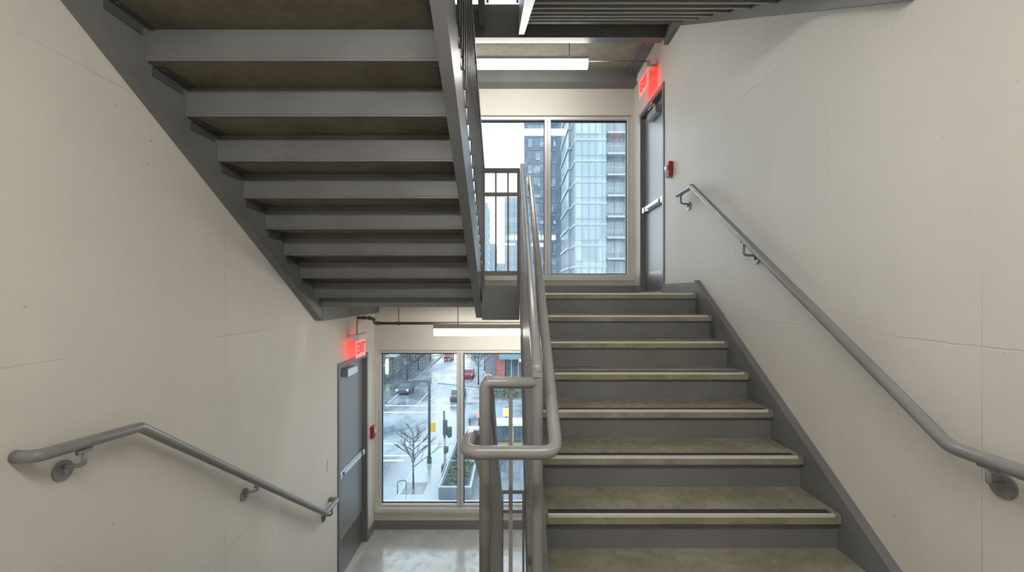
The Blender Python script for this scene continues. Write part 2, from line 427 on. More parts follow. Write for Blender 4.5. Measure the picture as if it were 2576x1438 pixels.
# left flight, upper landing -> upper mid landing (seen from below)
def left_flight(label, dy, dz, n0=-1, n1=7, detail=True):
    s = thing('staircase', label, 'staircase', (-1.08, 4.19+dy, 0+dz))
    X0, X1 = -1.807, -.345
    d0, tt, rr = 2.18, .262, .169
    for i in range(n0, n1+1):
        yr = d0+tt*i+dy; zb = 1.142-rr*i+dz; zt = zb+rr
        # riser plate: vertical face with a folded lip at the top and a small fold at the foot
        prof = [(yr, zb+.004), (yr, zt-.034), (yr+.016, zt-.030), (yr+.016, zt-.001), (yr+.022, zt-.001), (yr+.022, zt-.036), (yr+.006, zt-.040), (yr+.006, zb+.004)]
        b_ = bmesh.new(); prism(b_, prof, X0, X1)
        prism(b_, [(yr-.0, zb+.004), (yr-.004, zb+.001), (yr-.004, zb+.014), (yr, zb+.018)], X0, X1)
        SO('riser', b_, M['steel'], root=s)
    for i in range(n0, n1):
        yr = d0+tt*i+dy; zb = 1.142-rr*i+dz
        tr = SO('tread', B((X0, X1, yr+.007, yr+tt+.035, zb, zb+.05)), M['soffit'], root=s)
        for (xa, xb, lx) in ((X0, X0+.052, X0), (X1-.052, X1, X1-.006)):
            b_ = B((xa, xb, yr+.03, yr+tt-.006, zb-.006, zb-.0005), (lx, lx+.006, yr+.03, yr+tt-.03, zb-.055, zb-.006))
            cyl(b_, ((xa+xb)/2, yr+.07, zb-.012), (0, 0, 1), .008, .006, 8)
            SO('support_angle', b_, M['angle'], parent=tr, root=s)
        for o in tr.children: o.location = (0, 0, 0)
    bz = lambda y: -.262-(y-4.19)*.622
    ya = 1.80
    b_ = bmesh.new(); channel(b_, [(ya+dy, bz(ya)+dz), (4.19+dy, bz(4.19)+dz)], WL+.001, -1.807, 1, depth=.40)
    SO('stringer', b_, M['steel'], root=s)
    b_ = bmesh.new(); channel(b_, [(ya+dy, bz(ya)+dz), (4.14+dy, bz(4.14)+dz)], -.344, -.28, 1, depth=.40)
    SO('stringer', b_, M['steel'], root=s)
    return s
lf = left_flight('concrete and grey steel stair flight overhead on the left, seen from beneath', 0, 0)
left_flight('topmost stair flight overhead on the left, only its inner stringer end showing', .42, 2.99)

# upper right flight, upper mid landing -> topmost landing
s2 = thing('staircase', 'stair flight overhead at top right, its tread edges and wall stringer showing', 'staircase', (.86, 1.80, MID2))
T2, R2 = .29, .155      # shallow top flight
for i in range(1, 10):
    yf = 4.70-T2*i; z = 2.886-R2*(i-1)
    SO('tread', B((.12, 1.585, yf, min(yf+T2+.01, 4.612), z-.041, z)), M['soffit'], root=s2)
    SO('riser', B((.12, 1.585, yf-.008, yf-.001, z-.041, z-.002)), M['steel'], root=s2)
    if i > 3:
        SO('tread_pan', B((.119, 1.5855, yf, yf+T2-.002, z-.047, z-.0415)), M['steel'], root=s2)
        SO('pan_lip_highlight', B((.119, 1.5855, yf+T2-.014, yf+T2-.002, z-.056, z-.047)), M['silver'], root=s2)  # pale colour stands in for the highlight along the pan edge
b_ = bmesh.new(); channel(b_, [(1.80, 1.19), (4.31, 2.607), (4.64, 2.607)], 1.586, WR-.001, 0, depth=.36)
SO('stringer', b_, M['steel'], root=s2)
b_ = bmesh.new(); prism(b_, [(1.80, 1.28), (4.62, 2.70), (4.62, 3.0), (4.3, 3.0), (1.80, 1.62)], .062, .118)
SO('stringer', b_, M['steel'], root=s2)

# lower left flight, mid landing -> floor
s3 = thing('staircase', 'stair flight dropping on the left from the mid landing to the lower floor', 'staircase', (-1.0, 4.5, FL))
T3, R3 = .262, (MID-FL)/10
for i in range(1, 10):
    yb_ = 2.15+T3*(i-1); z = MID-R3*i
    SO('tread', B((-1.80, -.19, yb_-.03, yb_+T3, z-.048, z)), M['tread'], root=s3)
for i in range(0, 10):
    SO('riser', B((-1.80, -.19, 2.125+T3*i, 2.131+T3*i, MID-R3*(i+1)+.0005, MID-R3*i-.05)), M['steel'], root=s3)
k3 = R3/T3
for (xa, xb, w) in ((WL+.001, -1.805, 1), (-.188, -.10, 0)):
    b_ = bmesh.new(); channel(b_, [(1.78, MID-.23+.22), (4.35, MID-.23-(4.35-2.12)*k3)], xa, xb, w, depth=.30)
    SO('stringer', b_, M['steel'], root=s3)

# ------------------------------------------------------------------ railings
rail = thing('stair_railing', 'grey tubular centre railing with looped handrail in the gap between the flights', 'railing', (0, 1.65, MID))
PX0, PX1, PY = -.104, .092, 1.65
def RO(name, bm, m, parent=None, **k): return SO(name, bm, m, parent=parent, root=rail, **k)
gz = lambda y: -.30+.645*(y-PY)
# posts
bm = T(fillet([(PX0, PY, MID), (PX0, PY, -.334), (PX1, PY, -.334)], .028, 5), .0215, 20); RO('post', bm, M['rail'], smooth=True)
bm = T([(PX1, PY, MID), (PX1, PY, -.285)], .0215, 20); RO('post', bm, M['rail'], autosm=True)
RO('top_rail', T([(PX1, PY, -.292), (PX1, PY+.03, gz(PY+.03)), (.080, 3.84, gz(3.84)), (.080, 3.86, gz(3.86)-.05)], .0205, 20), M['rail'], smooth=True)
# a short collar where the sloping rail meets the post
RO('collar', T([(PX1, PY-.004, -.315), (PX1, PY+.004, -.285)], .0222, 20), M['rail'], autosm=True)
# down-going guard
dz3 = lambda y: -.36-k3*(y-PY-.25)
RO('top_rail', T(fillet([(PX0, PY, -.36), (PX0, PY+.25, -.36), (-.12, 4.62, dz3(4.62))], .05, 4), .018, 16), M['rail'], smooth=True)
# far posts of both guards
RO('post', B((.062, .098, 3.83, 3.87, -.2, gz(3.85)-.01)), M['rail'], bevel=.003)
# mid baluster of the front bay + its base rail
RO('baluster', B((-.0155, -.0005, PY-.008, PY+.008, MID+.09, -.345)), M['rail'], bevel=.002)
RO('bottom_rail', B((PX0+.01, PX1-.01, PY-.014, PY+.014, MID+.06, MID+.09)), M['rail'], bevel=.003)
# balusters
y = PY+.11
while y < 3.80:
    xx = PX1+(.080-PX1)*(y-PY)/2.2-.006
    RO('baluster', B((xx-.0065, xx+.0065, y-.0065, y+.0065, zn(y)+.07 if y > 1.62 else MID, gz(y)-.012)), M['rail'], bevel=.001)
    y += .112
y = PY+.12
while y < 4.60:
    zb_ = MID if y < 2.1 else MID-.23-(y-2.12)*k3+.29
    if y < 1.78: zb_ = MID
    zt_ = -.36 if y < PY+.25 else dz3(y)
    RO('baluster', B((PX0-.014-.0065, PX0-.014+.0065, y-.0065, y+.0065, zb_-.01, zt_-.0)), M['rail'], bevel=.001)
    y += .115
# looped handrail
HX0, HX1, HY, HZ = -.160, .148, 1.50, -.541
hk = .64
pts = [(-.165, 4.25, HZ-.01-k3*(4.25-1.72)), (-.160, 1.78, HZ-.03), (HX0, 1.66, HZ+.002), (HX0, HY, HZ), (HX1, HY, HZ), (.150, 3.93, HZ+.012+hk*(3.93-HY)), (.150, 4.0, HZ+.012+hk*(3.93-HY))]
hr = RO('handrail', T(fillet(pts, [.06, .05, .05, .05, .03], 6), .0235, 20), M['rail'], smooth=True)
for (hy, side) in ((1.75, 1), (2.75, 1), (3.7, 1), (1.9, 0), (3.2, 0)):
    if side: a = (HX1+.001, hy, HZ+hk*(hy-HY)-.02); b = (PX1-.008, hy, a[2]-.03)
    else: a = (HX0, hy, HZ-.01-k3*max(0, hy-1.72)-.0); b = (PX0-.01, hy, a[2]-.03)
    RO('rail_bracket', T(fillet([a, (a[0], hy, a[2]-.045), (b[0], hy, b[2]-.015)], .02, 4), .007, 8), M['rail'], smooth=True)

# guard across the gap on the upper landing
def gap_guard(label, x0, x1, y, z, h, bars, cat='railing'):
    g = thing('landing_guard', label, cat, ((x0+x1)/2, y, z))
    def G(name, bm): return SO(name, bm, M['steel'], root=g, bevel=.003)
    t = .018
    G('top_rail', B((x0, x1, y-t, y+t, z+h-.038, z+h)))
    G('middle_rail', B((x0+.024, x1-.024, y-.014, y+.014, z+h-.245, z+h-.212)))
    G('bottom_rail', B((x0+.024, x1-.024, y-.016, y+.016, z+.155, z+.195)) if h > 1.03 else B((x0+.024, x1-.024, y-.016, y+.016, z+.1, z+.13)))
    G('post', B((x0, x0+.024, y-.014, y+.014, z+.066, z+h-.038))); G('post', B((x1-.024, x1, y-.014, y+.014, z+.066, z+h-.038)))
    for b in bars: G('baluster', B((b-.0075, b+.0075, y-.0075, y+.0075, z+.19, z+h-.245)))
    for b in bars: G('baluster', B((b-.0075, b+.0075, y-.0075, y+.0075, z+h-.213, z+h-.037)))
    return g
gap_guard('grey bar guard across the gap on the upper landing, in front of the window', -.27, .062, 3.90, 0, 1.10, (-.150, -.042))
gap_guard('small grey bar guard on the lower floor seen through the bottom of the gap', -.125, .125, 4.72, FL, 1.08, (-.03,))
g3 = gap_guard('grey bar guard across the gap on the topmost landing', -.28, .062, 4.69, UP2, 1.10, (-.117,))

# guard of the left flight overhead
lg = thing('stair_railing', 'grey baluster guard along the inner edge of the overhead left flight', 'railing', (-.25, 3.9, 0))
tz = lambda y: 1.147+.56*(4.01-y)
SO('top_rail', T([(-.271, 1.80, tz(1.80)), (-.271, 4.03, tz(4.03))], .0165, 14), M['steel'], root=lg, smooth=True)
SO('post', B((-.2795, -.255, 4.0, 4.03, -.10, tz(4.02))), M['steel'], root=lg, bevel=.002)
y = 1.92
while y < 3.98:
    zb_ = -.262-(y-4.19)*.622+.385
    SO('baluster', B((-.2795, -.2645, y-.0075, y+.0075, zb_, tz(y))), M['steel'], root=lg)
    y += .10

# ------------------------------------------------------------------ wall handrails
def wall_rail(label, pts, rads, side, brackets, m, r=.0235):
    X = WL if side < 0 else WR
    h = thing('wall_handrail', label, 'handrail', (pts[1][0], pts[1][1], pts[1][2]))
    SO('rail', T(fillet(pts, rads, 7), r, 24), m, root=h, smooth=True)
    for (ry, rz_, ay, az) in brackets:     # rosette centre y,z; arm top y,z
        xr = pts[1][0]; s = -side
        bm = T([(X, ry, rz_), (X+s*.010, ry, rz_)], .042, 28); cyl(bm, (X+s*.010, ry, rz_), (s, 0, 0), .013, .012, 6)
        SO('rosette', bm, M['rail'], root=h, autosm=True)
        bm = T(fillet([(X+s*.008, ry, rz_+.018), (X+s*.05, ry, rz_+.018), (xr, ay, rz_+.022), (xr, ay, az)], .022, 5), .0085, 10)
        tube(bm, [(xr, ay-.03, az+.004), (xr, ay+.03, az+.004)], .010, 8)
        SO('bracket_arm', bm, M['rail'], root=h, smooth=True)
    return h
LX = -1.785
wall_rail('grey tubular handrail on the left wall going down beside the lower flight',
          [(WL+.004, 1.655, -.612), (LX, 1.655, -.612), (LX, 2.115, -.640), (LX, 4.21, -2.10), (LX, 4.50, -2.10), (WL+.004, 4.50, -2.10)],
          [.06, .014, .02, .035], -1,
          [(1.83, -.735, 1.84, -.66), (3.07, -1.40, 3.09, -1.345), (4.36, -2.21, 4.36, -2.125)], M['rail'])
RX = 1.552
wall_rail('long grey handrail on the right wall rising beside the steps to the upper door',
          [(WR-.004, 1.10, -.545), (RX, 1.10, -.545), (RX, 1.567, -.545), (RX, 3.83, .925), (RX, 4.165, .925)],
          [.05, .03, .02], 1,
          [(1.47, -.64, 1.44, -.57), (2.965, .235, 2.965, .345), (4.10, .81, 4.08, .90)], M['rail'])

# ------------------------------------------------------------------ lamps
def tube_light(label, loc, hang, group=None, lm='lamp'):
    x, y, z = loc; L = .87
    t = thing('ceiling_light', label, 'light', loc)
    b_ = bmesh.new()
    prism(b_, [(-.058, .022), (.058, .022), (.058, .05), (.045, .062), (-.045, .062), (-.058, .05)], -L, L)
    obj('housing', b_, M['housing'], t, bevel=.003)
    b_ = bmesh.new()
    prof = [(.055, .021), (.050, -.025), (.040, -.05), (.022, -.061), (-.022, -.061), (-.040, -.05), (-.050, -.025), (-.055, .021)]
    prism(b_, prof, -L+.004, L-.004)
    obj('diffuser', b_, M[lm], t)
    for hx in (-.60, .66):
        obj('hanger_rod', T([(hx, 0, .06), (hx, 0, hang)], .004, 8), M['pipe'], t)
    return t
tube_light('long lit tube light hanging in front of the upper window', (-.02, 5.0, 2.60), 2.94-2.60)
tube_light('long lit tube light hanging above the lower window, under the upper landing', (-.02, 5.0, -.42), .318)
tube_light('long lit tube light beneath the upper mid landing, above the viewer', (-.02, .35, 1.30), .13, None, 'lamp_near')
tube_light('added unseen tube light under the top ceiling, lighting the upper levels', (-.02, 2.6, 5.75), .30)  # out of view, added to light the upper levels
tube_light('long lit tube light beneath the mid landing, above the lower floor', (-.02, .6, -1.72), .19)

# ------------------------------------------------------------------ pipe, exit signs, alarms, switch
sp = thing('sprinkler_pipe', 'thin brown pipe with elbows running above the lower tube light', 'pipe', (0, 5.3, -.362))
def PO(n, bm, m=None, **k): return SO(n, bm, m or M['pipe'], root=sp, **k)
PO('pipe', T([(-1.62, 5.3, -.362), (WR, 5.3, -.362)], .017, 12), smooth=True)
PO('elbow', T(fillet([(-1.60, 5.3, -.362), (-1.66, 5.3, -.362), (-1.66, 5.3, -.315), (-1.70, 5.3, -.300), (-1.80, 5.3, -.296), (-1.868, 5.3, -.296)], .02, 4), .017, 12), smooth=True)
for (a, b) in (((-1.63, 5.3, -.362), (-1.60, 5.3, -.362)), ((-1.66, 5.3, -.345), (-1.66, 5.3, -.325)), ((-1.73, 5.3, -.299), (-1.705, 5.3, -.30)), ((-1.80, 5.3, -.296), (-1.775, 5.3, -.296))):
    PO('coupling', T([a, b], .023, 12))
PO('clamp', T([(-1.38, 5.3, -.362), (-1.36, 5.3, -.362)], .026, 12))
PO('hanger_rod', T([(-1.37, 5.3, -.34), (-1.37, 5.3, -.10)], .005, 8))
cp = tag(obj('conduit_pipe', T(fillet([(.85, 5.06, 2.655), (1.555, 5.06, 2.655), (1.555, 5.06, 2.62)], .03, 4), .008, 8), M['steel'], smooth=True), 'thin grey conduit from the upper tube light across to the right wall', 'conduit')

def exit_sign(label, side, y0, y1, z0, z1, off, stem_top):
    X = WL if side < 0 else WR; s = -side; ym = (y0+y1)/2; x = X+s*off
    e = thing('exit_sign', label, 'exit sign', (x, ym, z1))
    EO = lambda n, bm, m, **k: SO(n, bm, m, root=e, **k)
    def b(xa, xb, *r): return (min(xa, xb), max(xa, xb))+r
    EO('housing', B(b(x-.028, x+.028, y0-.02, y1+.02, z1, z1+.065)), M['white'], bevel=.008)
    EO('panel', B(b(x-.004, x+.004, y0, y1, z0, z1)), M['exitface'])
    tm = text_mesh('EXIT', .175)
    # text plane: local x -> world y (or -y), local y -> world z
    R_ = Matrix(((0, 0, s, x+s*.006), ((1 if s > 0 else -1), 0, 0, ym), (0, 1, 0, (z0+z1)/2), (0, 0, 0, 1)))
    bmesh.ops.scale(tm, vec=(.72, 1, 1), verts=tm.verts)
    bmesh.ops.transform(tm, matrix=R_, verts=tm.verts)
    EO('letters', tm, M['exitred'])
    EO('wall_glow_plate', B(b(x-s*.0045, x-s*.007, y0+.01, y1-.01, z0+.015, z1-.012)), M['exitglow'])  # glowing plate added behind the panel to redden the wall
    EO('stem', T([(x-s*.01, y0+.06, z1+.06), (x-s*.01, y0+.06, stem_top)], .006, 8), M['pipe'])
    EO('wall_arm', B(b(x-s*.02, X+s*.001, y0+.03, y0+.09, z1+.015, z1+.05)), M['white'], bevel=.004)
exit_sign('lit red EXIT sign hanging above the lower door', -1, 4.97, 5.28, -.735, -.535, .105, -.30)
exit_sign('lit red EXIT sign hanging above the upper door', 1, 4.98, 5.34, 2.34, 2.55, .105, 2.66)

def alarm(label, side, y, z, w, h):
    X = WL if side < 0 else WR; s = -side
    a = thing('fire_alarm', label, 'fire alarm', (X, y, z))
    def b(xa, xb, *r): xa, xb = X+s*xa, X+s*xb; return (min(xa, xb), max(xa, xb))+r
    SO('body', B(b(0, .045, y-w/2, y+w/2, z-h/2, z+h/2)), M['red'], root=a, bevel=.006)
    SO('strobe_lens', B(b(.045, .062, y-w*.28, y+w*.28, z-h*.05, z+h*.25)), M['clearlens'], root=a, bevel=.005)
    SO('speaker_grille', B(*[b(.045, .048, y-w*.3, y+w*.3, z-h*.38+k*h*.07, z-h*.36+k*h*.07) for k in range(4)]), M['black'], root=a)
    tm = text_mesh('FIRE', .028)
    R_ = Matrix(((0, 0, s, X+s*.047), ((1 if s > 0 else -1), 0, 0, y), (0, 1, 0, z+h*.37), (0, 0, 0, 1)))
    bmesh.ops.transform(tm, matrix=R_, verts=tm.verts); SO('lettering', tm, M['white'], root=a)
alarm('small red fire alarm with strobe between the lower door and window', -1, 5.83, -1.83, .10, .16)
alarm('small red fire alarm on the right wall just past the upper door frame', 1, 4.56, 1.275, .11, .15)
sw = thing('light_switch', 'white light switch plate on the left wall before the lower door', 'light switch', (WL, 4.48, -1.74))
SO('plate', B((WL, WL+.006, 4.445, 4.515, -1.80, -1.68)), M['white'], root=sw, bevel=.002)
SO('rocker', B((WL+.006, WL+.010, 4.465, 4.495, -1.77, -1.71)), M['white'], root=sw, bevel=.001)

# ------------------------------------------------------------------ outside
G = -15.0; OUT = .55
def at(x, y, D): return Vector(((x-CX)*D/F, D, -(y-CY)*D/F))
def gp(x, y): D = -G*F/(y-CY); return Vector(((x-CX)*D/F, D, G))

def wet(name, c1, c2, r0=.08, r1=.5, scale=.12):
    m, nt, b = mat(name); co = coords(nt)
    a = ramp(nt, noise(nt, co, scale, 6, .62, (1.0, .55, 1)), .38, .62)
    nt.links.new(mixc(nt, a, c1, c2), b.inputs['Base Color'])
    r = nt.nodes.new('ShaderNodeMapRange'); nt.links.new(a, r.inputs[0]); r.inputs[3].default_value = r0; r.inputs[4].default_value = r1
    nt.links.new(r.outputs[0], b.inputs['Roughness'])
    inp(b, 'Specular IOR Level', .55)
    bump(nt, b, noise(nt, co, 6, 3), .05, .02)
    return m
M['asphalt'] = wet('wet_asphalt', (.10, .135, .17), (.36, .44, .50), .12, .5, .16)
M['pave'] = wet('wet_pavement', (.27, .32, .35), (.42, .48, .51), .2, .5, .5)
M['plaza'] = wet('dark_plaza_paving', (.085, .115, .145), (.15, .19, .225), .2, .5, .6)
M['mark'] = plain('road_paint', (.92, .93, .93), .6)
M['kerb'] = plain('kerb_stone', (.46, .50, .52), .7)
M['bark'] = plain('tree_bark', (.045, .055, .065), .8)
M['lampgreen'] = plain('dark_green_pole', (.045, .085, .09), .5)
M['signalgreen'] = plain('signal_green', (.02, .07, .06), .5)
M['polepink'] = plain('weathered_pole', (.42, .36, .36), .7)
M['yellow'] = plain('yellow_casing', (.85, .48, .03), .5)
M['orangeglow'] = plain('orange_lit_hand', (.9, .3, .05), .5, 0, (1.0, .38, .08), 2.0)
M['redglow'] = plain('red_lit_hand', (.9, .1, .05), .5, 0, (1.0, .12, .05), 1.5)
M['tail'] = plain('red_car_light', (.8, .02, .05), .4, 0, (1.0, .03, .09), 2.5)
M['head'] = plain('white_car_light', (.9, .9, .85), .4, 0, (1.0, .85, .7), 3.0)
M['carred'] = plain('car_paint_red', (.6, .03, .08), .25)
M['cardark'] = plain('car_paint_dark', (.05, .08, .12), .25)
M['carslate'] = plain('car_paint_slate', (.07, .10, .13), .3)
M['carglass'] = plain('car_glass', (.06, .09, .12), .1)
M['tyre'] = plain('tyre_rubber', (.02, .02, .025), .8)
M['brickred'] = plain('red_column_cladding', (.62, .16, .13), .6)
M['brown'] = plain('brown_cladding', (.27, .25, .29), .7)
M['awning'] = plain('teal_awning', (.22, .40, .46), .5)
M['shopglass'] = plain('shop_glass', (.10, .16, .20), .1)
M['dkglass'] = plain('dark_shop_glass', (.05, .08, .10), .15)
M['bldgrey'] = plain('grey_cladding', (.34, .39, .43), .7)
M['dkclad'] = plain('dark_cladding', (.13, .17, .20), .6)
M['bluebin'] = plain('blue_box', (.04, .15, .38), .5)
M['shelter'] = plain('white_roof', (.80, .85, .87), .5)
M['yellowkerb'] = plain('yellow_strip', (.75, .55, .12), .6)
M['litstrip'] = plain('lit_sign_strip', (.9, .9, .6), .4, 0, (1.0, .95, .6), 1.5)
def leafy():
    m, nt, b = mat('hedge_leaves'); co = coords(nt)
    nt.links.new(mixc(nt, ramp(nt, noise(nt, co, 3.5, 4), .35, .65), (.03, .07, .03), (.12, .19, .08)), b.inputs['Base Color']); inp(b, 'Roughness', .7)
    return m
M['leaf'] = leafy()

rd = obj('street', B((-17, -8.3, 20, 43.5, G-.3, G), (-90, 60, 43.5, 60, G-.3, G), (-17, -6.6, 60, 220, G-.3, G)), M['asphalt'])
tag(rd, 'wide wet asphalt street and crossing below the lower window', 'street'); rd['kind'] = 'structure'
def mark(name, boxes): return obj(name, B(*[(x0, x1, y0, y1, G+.002, G+.02) for x0, x1, y0, y1 in boxes]), M['mark'], rd)
mark('crosswalk_line', [(-17, -8.3, 43.9, 44.15)]); mark('crosswalk_line', [(-17, -9.6, 40.6, 40.9)])
mark('stop_line', [(-17, -9.8, 39.4, 39.75)])
mark('crosswalk_line', [(-17, -8.0, 55.4, 55.75)]); mark('crosswalk_line', [(-17, -7.0, 58.7, 59.1)])
mark('lane_line', [(-14.1, -13.95, 20, 39.2)])
for k in range(12): mark('lane_line', [(-11.6, -11.45, 62+k*7, 65+k*7)])
mark('lane_line', [(-12.9, -12.78, 60, 150)])
pv = obj('sidewalk', B((-8.3, -5.2, 20, 43.5, G-.2, G+.14), (-5.2, 40, 20, 31.5, G-.2, G+.139)), M['pave']); tag(pv, 'pale wet sidewalk with a young tree and street lamp', 'sidewalk'); pv['kind'] = 'structure'
obj('kerb', B((-8.5, -8.3, 20, 43.5, G-.1, G+.16), (-8.5, -5.2, 43.5, 43.7, G-.1, G+.16)), M['kerb'], pv)
pv2 = obj('sidewalk', B((-40, -17, 60, 220, G-.2, G+.14)), M['plaza']); tag(pv2, 'sidewalk along the far left side of the street', 'sidewalk'); pv2['kind'] = 'structure'
obj('kerb', B((-17, -16.75, 60, 220, G-.1, G+.17)), M['kerb'], pv2)
pv3 = obj('sidewalk', B((-6.6, 40, 60, 220, G-.2, G+.14)), M['pave']); tag(pv3, 'wet sidewalk past the crossing on the right of the street', 'sidewalk'); pv3['kind'] = 'structure'
obj('kerb', B((-6.8, -6.6, 60, 220, G-.1, G+.17)), M['kerb'], pv3)
pv4 = obj('plaza', B((-5.2, 40, 31.5, 43.5, G-.2, G+.138)), M['plaza']); tag(pv4, 'dark wet paving to the right of the hedge planter', 'paving'); pv4['kind'] = 'structure'
pv5 = obj('sidewalk', B((-60, -17, 20, 43.5, G-.2, G+.14)), M['pave']); tag(pv5, 'near corner of the sidewalk left of the street', 'sidewalk'); pv5['kind'] = 'structure'
obj_g = obj('ground', B((-200, 200, 8, 400, G-.5, G-.31)), M['plaza']); obj_g['kind'] = 'structure'; tag(obj_g, 'wet ground around the street blocks', 'ground')

# planter
p = thing('planter', 'long raised planter with hedge beside the sidewalk', 'planter', (-4.2, 37, G+.14))
SO('planter_wall', B((-5.35, -5.1, 31.8, 42.5, G+.14, G+1.0), (-3.25, -3.0, 31.8, 42.5, G+.14, G+1.0), (-5.1, -3.25, 31.8, 32.1, G+.14, G+1.0), (-5.1, -3.25, 42.2, 42.5, G+.14, G+1.0), (-5.1, -3.25, 36.6, 36.9, G+.14, G+1.0)), M['dkclad'], root=p)
SO('coping', B((-5.36, -5.24, 31.7, 42.6, G+1.0, G+1.1), (-3.11, -2.99, 31.7, 42.6, G+1.0, G+1.1), (-5.24, -3.11, 31.8, 31.9, G+1.0, G+1.1), (-5.24, -3.11, 36.7, 36.8, G+1.0, G+1.1), (-5.33, -5.28, 31.8, 42.5, G+1.45, G+1.52)), M['kerb'], root=p)
b_ = bmesh.new()
for k in range(1500):
    c = Vector((random.uniform(-5.0, -3.35), random.uniform(32.2, 42.1), G+random.uniform(.75, 1.15)))
    s_ = random.uniform(.08, .2); v = [b_.verts.new(c+Vector((random.uniform(-s_, s_), random.uniform(-s_, s_), random.uniform(-s_, s_)))) for _ in range(4)]
    b_.faces.new(v[:3]); b_.faces.new((v[0], v[2], v[3]))
hd = SO('hedge', b_, M['leaf'], root=p)
SO('soil', B((-5.1, -3.25, 32.1, 42.2, G+.2, G+.9)), M['bark'], root=p)

def bare_tree(label, x, y, h, seed, spread=.34, z0=G+.14, group=None):
    rnd = random.Random(seed)
    t = thing('bare_tree', label, 'tree', (x, y, z0), group=group)
    b1 = bmesh.new(); tube(b1, [(0, 0, 0), (rnd.uniform(-.05, .05), 0, h*.4), (rnd.uniform(-.1, .1), 0, h*.95)], .012*h+.03, 8, r1=.015)
    obj('trunk', b1, M['bark'], t, smooth=True)
    b2 = bmesh.new()
    def br(p, d, L, r, lv):
        e = p+d*L; mid = p+d*L*.5+Vector((rnd.uniform(-1, 1), rnd.uniform(-1, 1), .4))*L*.06
        tube(b2, [p, mid, e], r, 5, r1=r*.4)
        if lv:
            for k in range(4):
                q = p+d*L*rnd.uniform(.35, .95)
                nd = (d+Vector((rnd.uniform(-1, 1), rnd.uniform(-1, 1), rnd.uniform(.0, .7)))*.75).normalized()
                br(q, nd, L*rnd.uniform(.4, .6), r*.55, lv-1)
    for k in range(15 if h < 6 else 24):
        a = k*2.4+rnd.uniform(-.3, .3); zz = h*(.35+.55*(k if h < 6 else k*15/24)/15)
        k = min(k, 14+k*.0) if h < 6 else k*15/24; L = h*spread*(1-.55*k/15)
        br(Vector((0, 0, zz)), Vector((math.cos(a), math.sin(a), .75)).normalized(), L, .028+.002*h, 2)
    obj('branches', b2, M['bark'], t)
    return t
tp = gp(1040, 1232)
bare_tree('young bare tree on the near sidewalk in a square pit', tp.x, tp.y, 4.6, 3, .42)
pit = obj('tree_pit', B((tp.x-.8, tp.x+.9, tp.y-1.0, tp.y+1.0, G+.14, G+.155)), M['plaza']); tag(pit, 'dark square of soil around the young tree', 'tree pit')
labs = ['bare street tree on the far left sidewalk, nearest the crossing', 'bare street tree on the far left sidewalk beside the glass storefront', 'bare street tree second last along the far left sidewalk', 'bare street tree farthest up the left sidewalk']
for k, (x, y) in enumerate([(-18.2, 76), (-18.4, 86), (-18.3, 98), (-18.0, 112)]):
    bare_tree(labs[k], x, y, 8, 20+k, .3)
labs = ['bare street tree on the right sidewalk just past the crossing', 'bare street tree behind the red car on the right sidewalk', 'bare street tree farthest up the right sidewalk']
for k, (x, y) in enumerate([(-5.6, 72), (-5.4, 85), (-5.5, 100)]):
    bare_tree(labs[k], x, y, 8, 40+k, .4)

# street lamp
lp = gp(1080, 1168)
sl = thing('street_lamp', 'tall dark street lamp with curved arm on the near sidewalk corner', 'street lamp', (lp.x, lp.y, G+.14))
H = 7.2
obj('pole', T(fillet([(0, 0, 0), (0, 0, H-.3), (-.25, 0, H), (-1.5, 0, H-.02)], .45, 7), .12, 12, r1=.07), M['lampgreen'], sl, smooth=True)
obj('lamp_head', B((-1.9, -1.3, -.14, .14, H-.14, H+.03)), M['lampgreen'], sl, bevel=.04)
obj('base', T([(0, 0, 0), (0, 0, .5)], .2, 12), M['lampgreen'], sl)
obj('signal_box', B((.14, .52, -.14, .14, 2.75, 3.55)), M['yellow'], sl, bevel=.04)
# traffic signal
tpz = gp(1120, 1197)
ts = thing('traffic_signal', 'dark green traffic signal on a weathered pole beside the planter', 'traffic light', (tpz.x, tpz.y, G+.14))
obj('pole', T([(0, 0, 0), (-.05, 0, 3.0)], .11, 12), M['polepink'], ts, smooth=True)
obj('upper_pole', T([(-.05, 0, 3.0), (-.1, 0, 5.2)], .08, 12), M['signalgreen'], ts, smooth=True)
for (dx, z0, z1) in ((.02, 3.3, 4.5), (.38, 3.15, 3.95), (.1, 1.9, 2.35)):
    sgn = obj('signal_head', B((dx-.17, dx+.17, -.3, -.02, z0, z1)), M['signalgreen'], ts, bevel=.03)
    b_ = bmesh.new()
    for q in range(3):
        zz = z0+(z1-z0)*(q+.5)/3; tube(b_, [(dx, -.3, zz), (dx, -.5, zz-.02)], .12, 12)
    obj('visor', b_, M['signalgreen'], sgn)
obj('base', B((-.28, .28, -.28, .28, 0, .8)), M['lampgreen'], ts, bevel=.03)
# bike rack
bp = gp(1000, 1240)
tag(obj('bike_rack', T(fillet([(bp.x, bp.y, G), (bp.x, bp.y, G+.9), (bp.x+.6, bp.y+.2, G+.9), (bp.x+.6, bp.y+.2, G)], .2, 5), .035, 8), M['lampgreen'], smooth=True), 'small hooped rack at the kerb in the street foreground', 'rack')

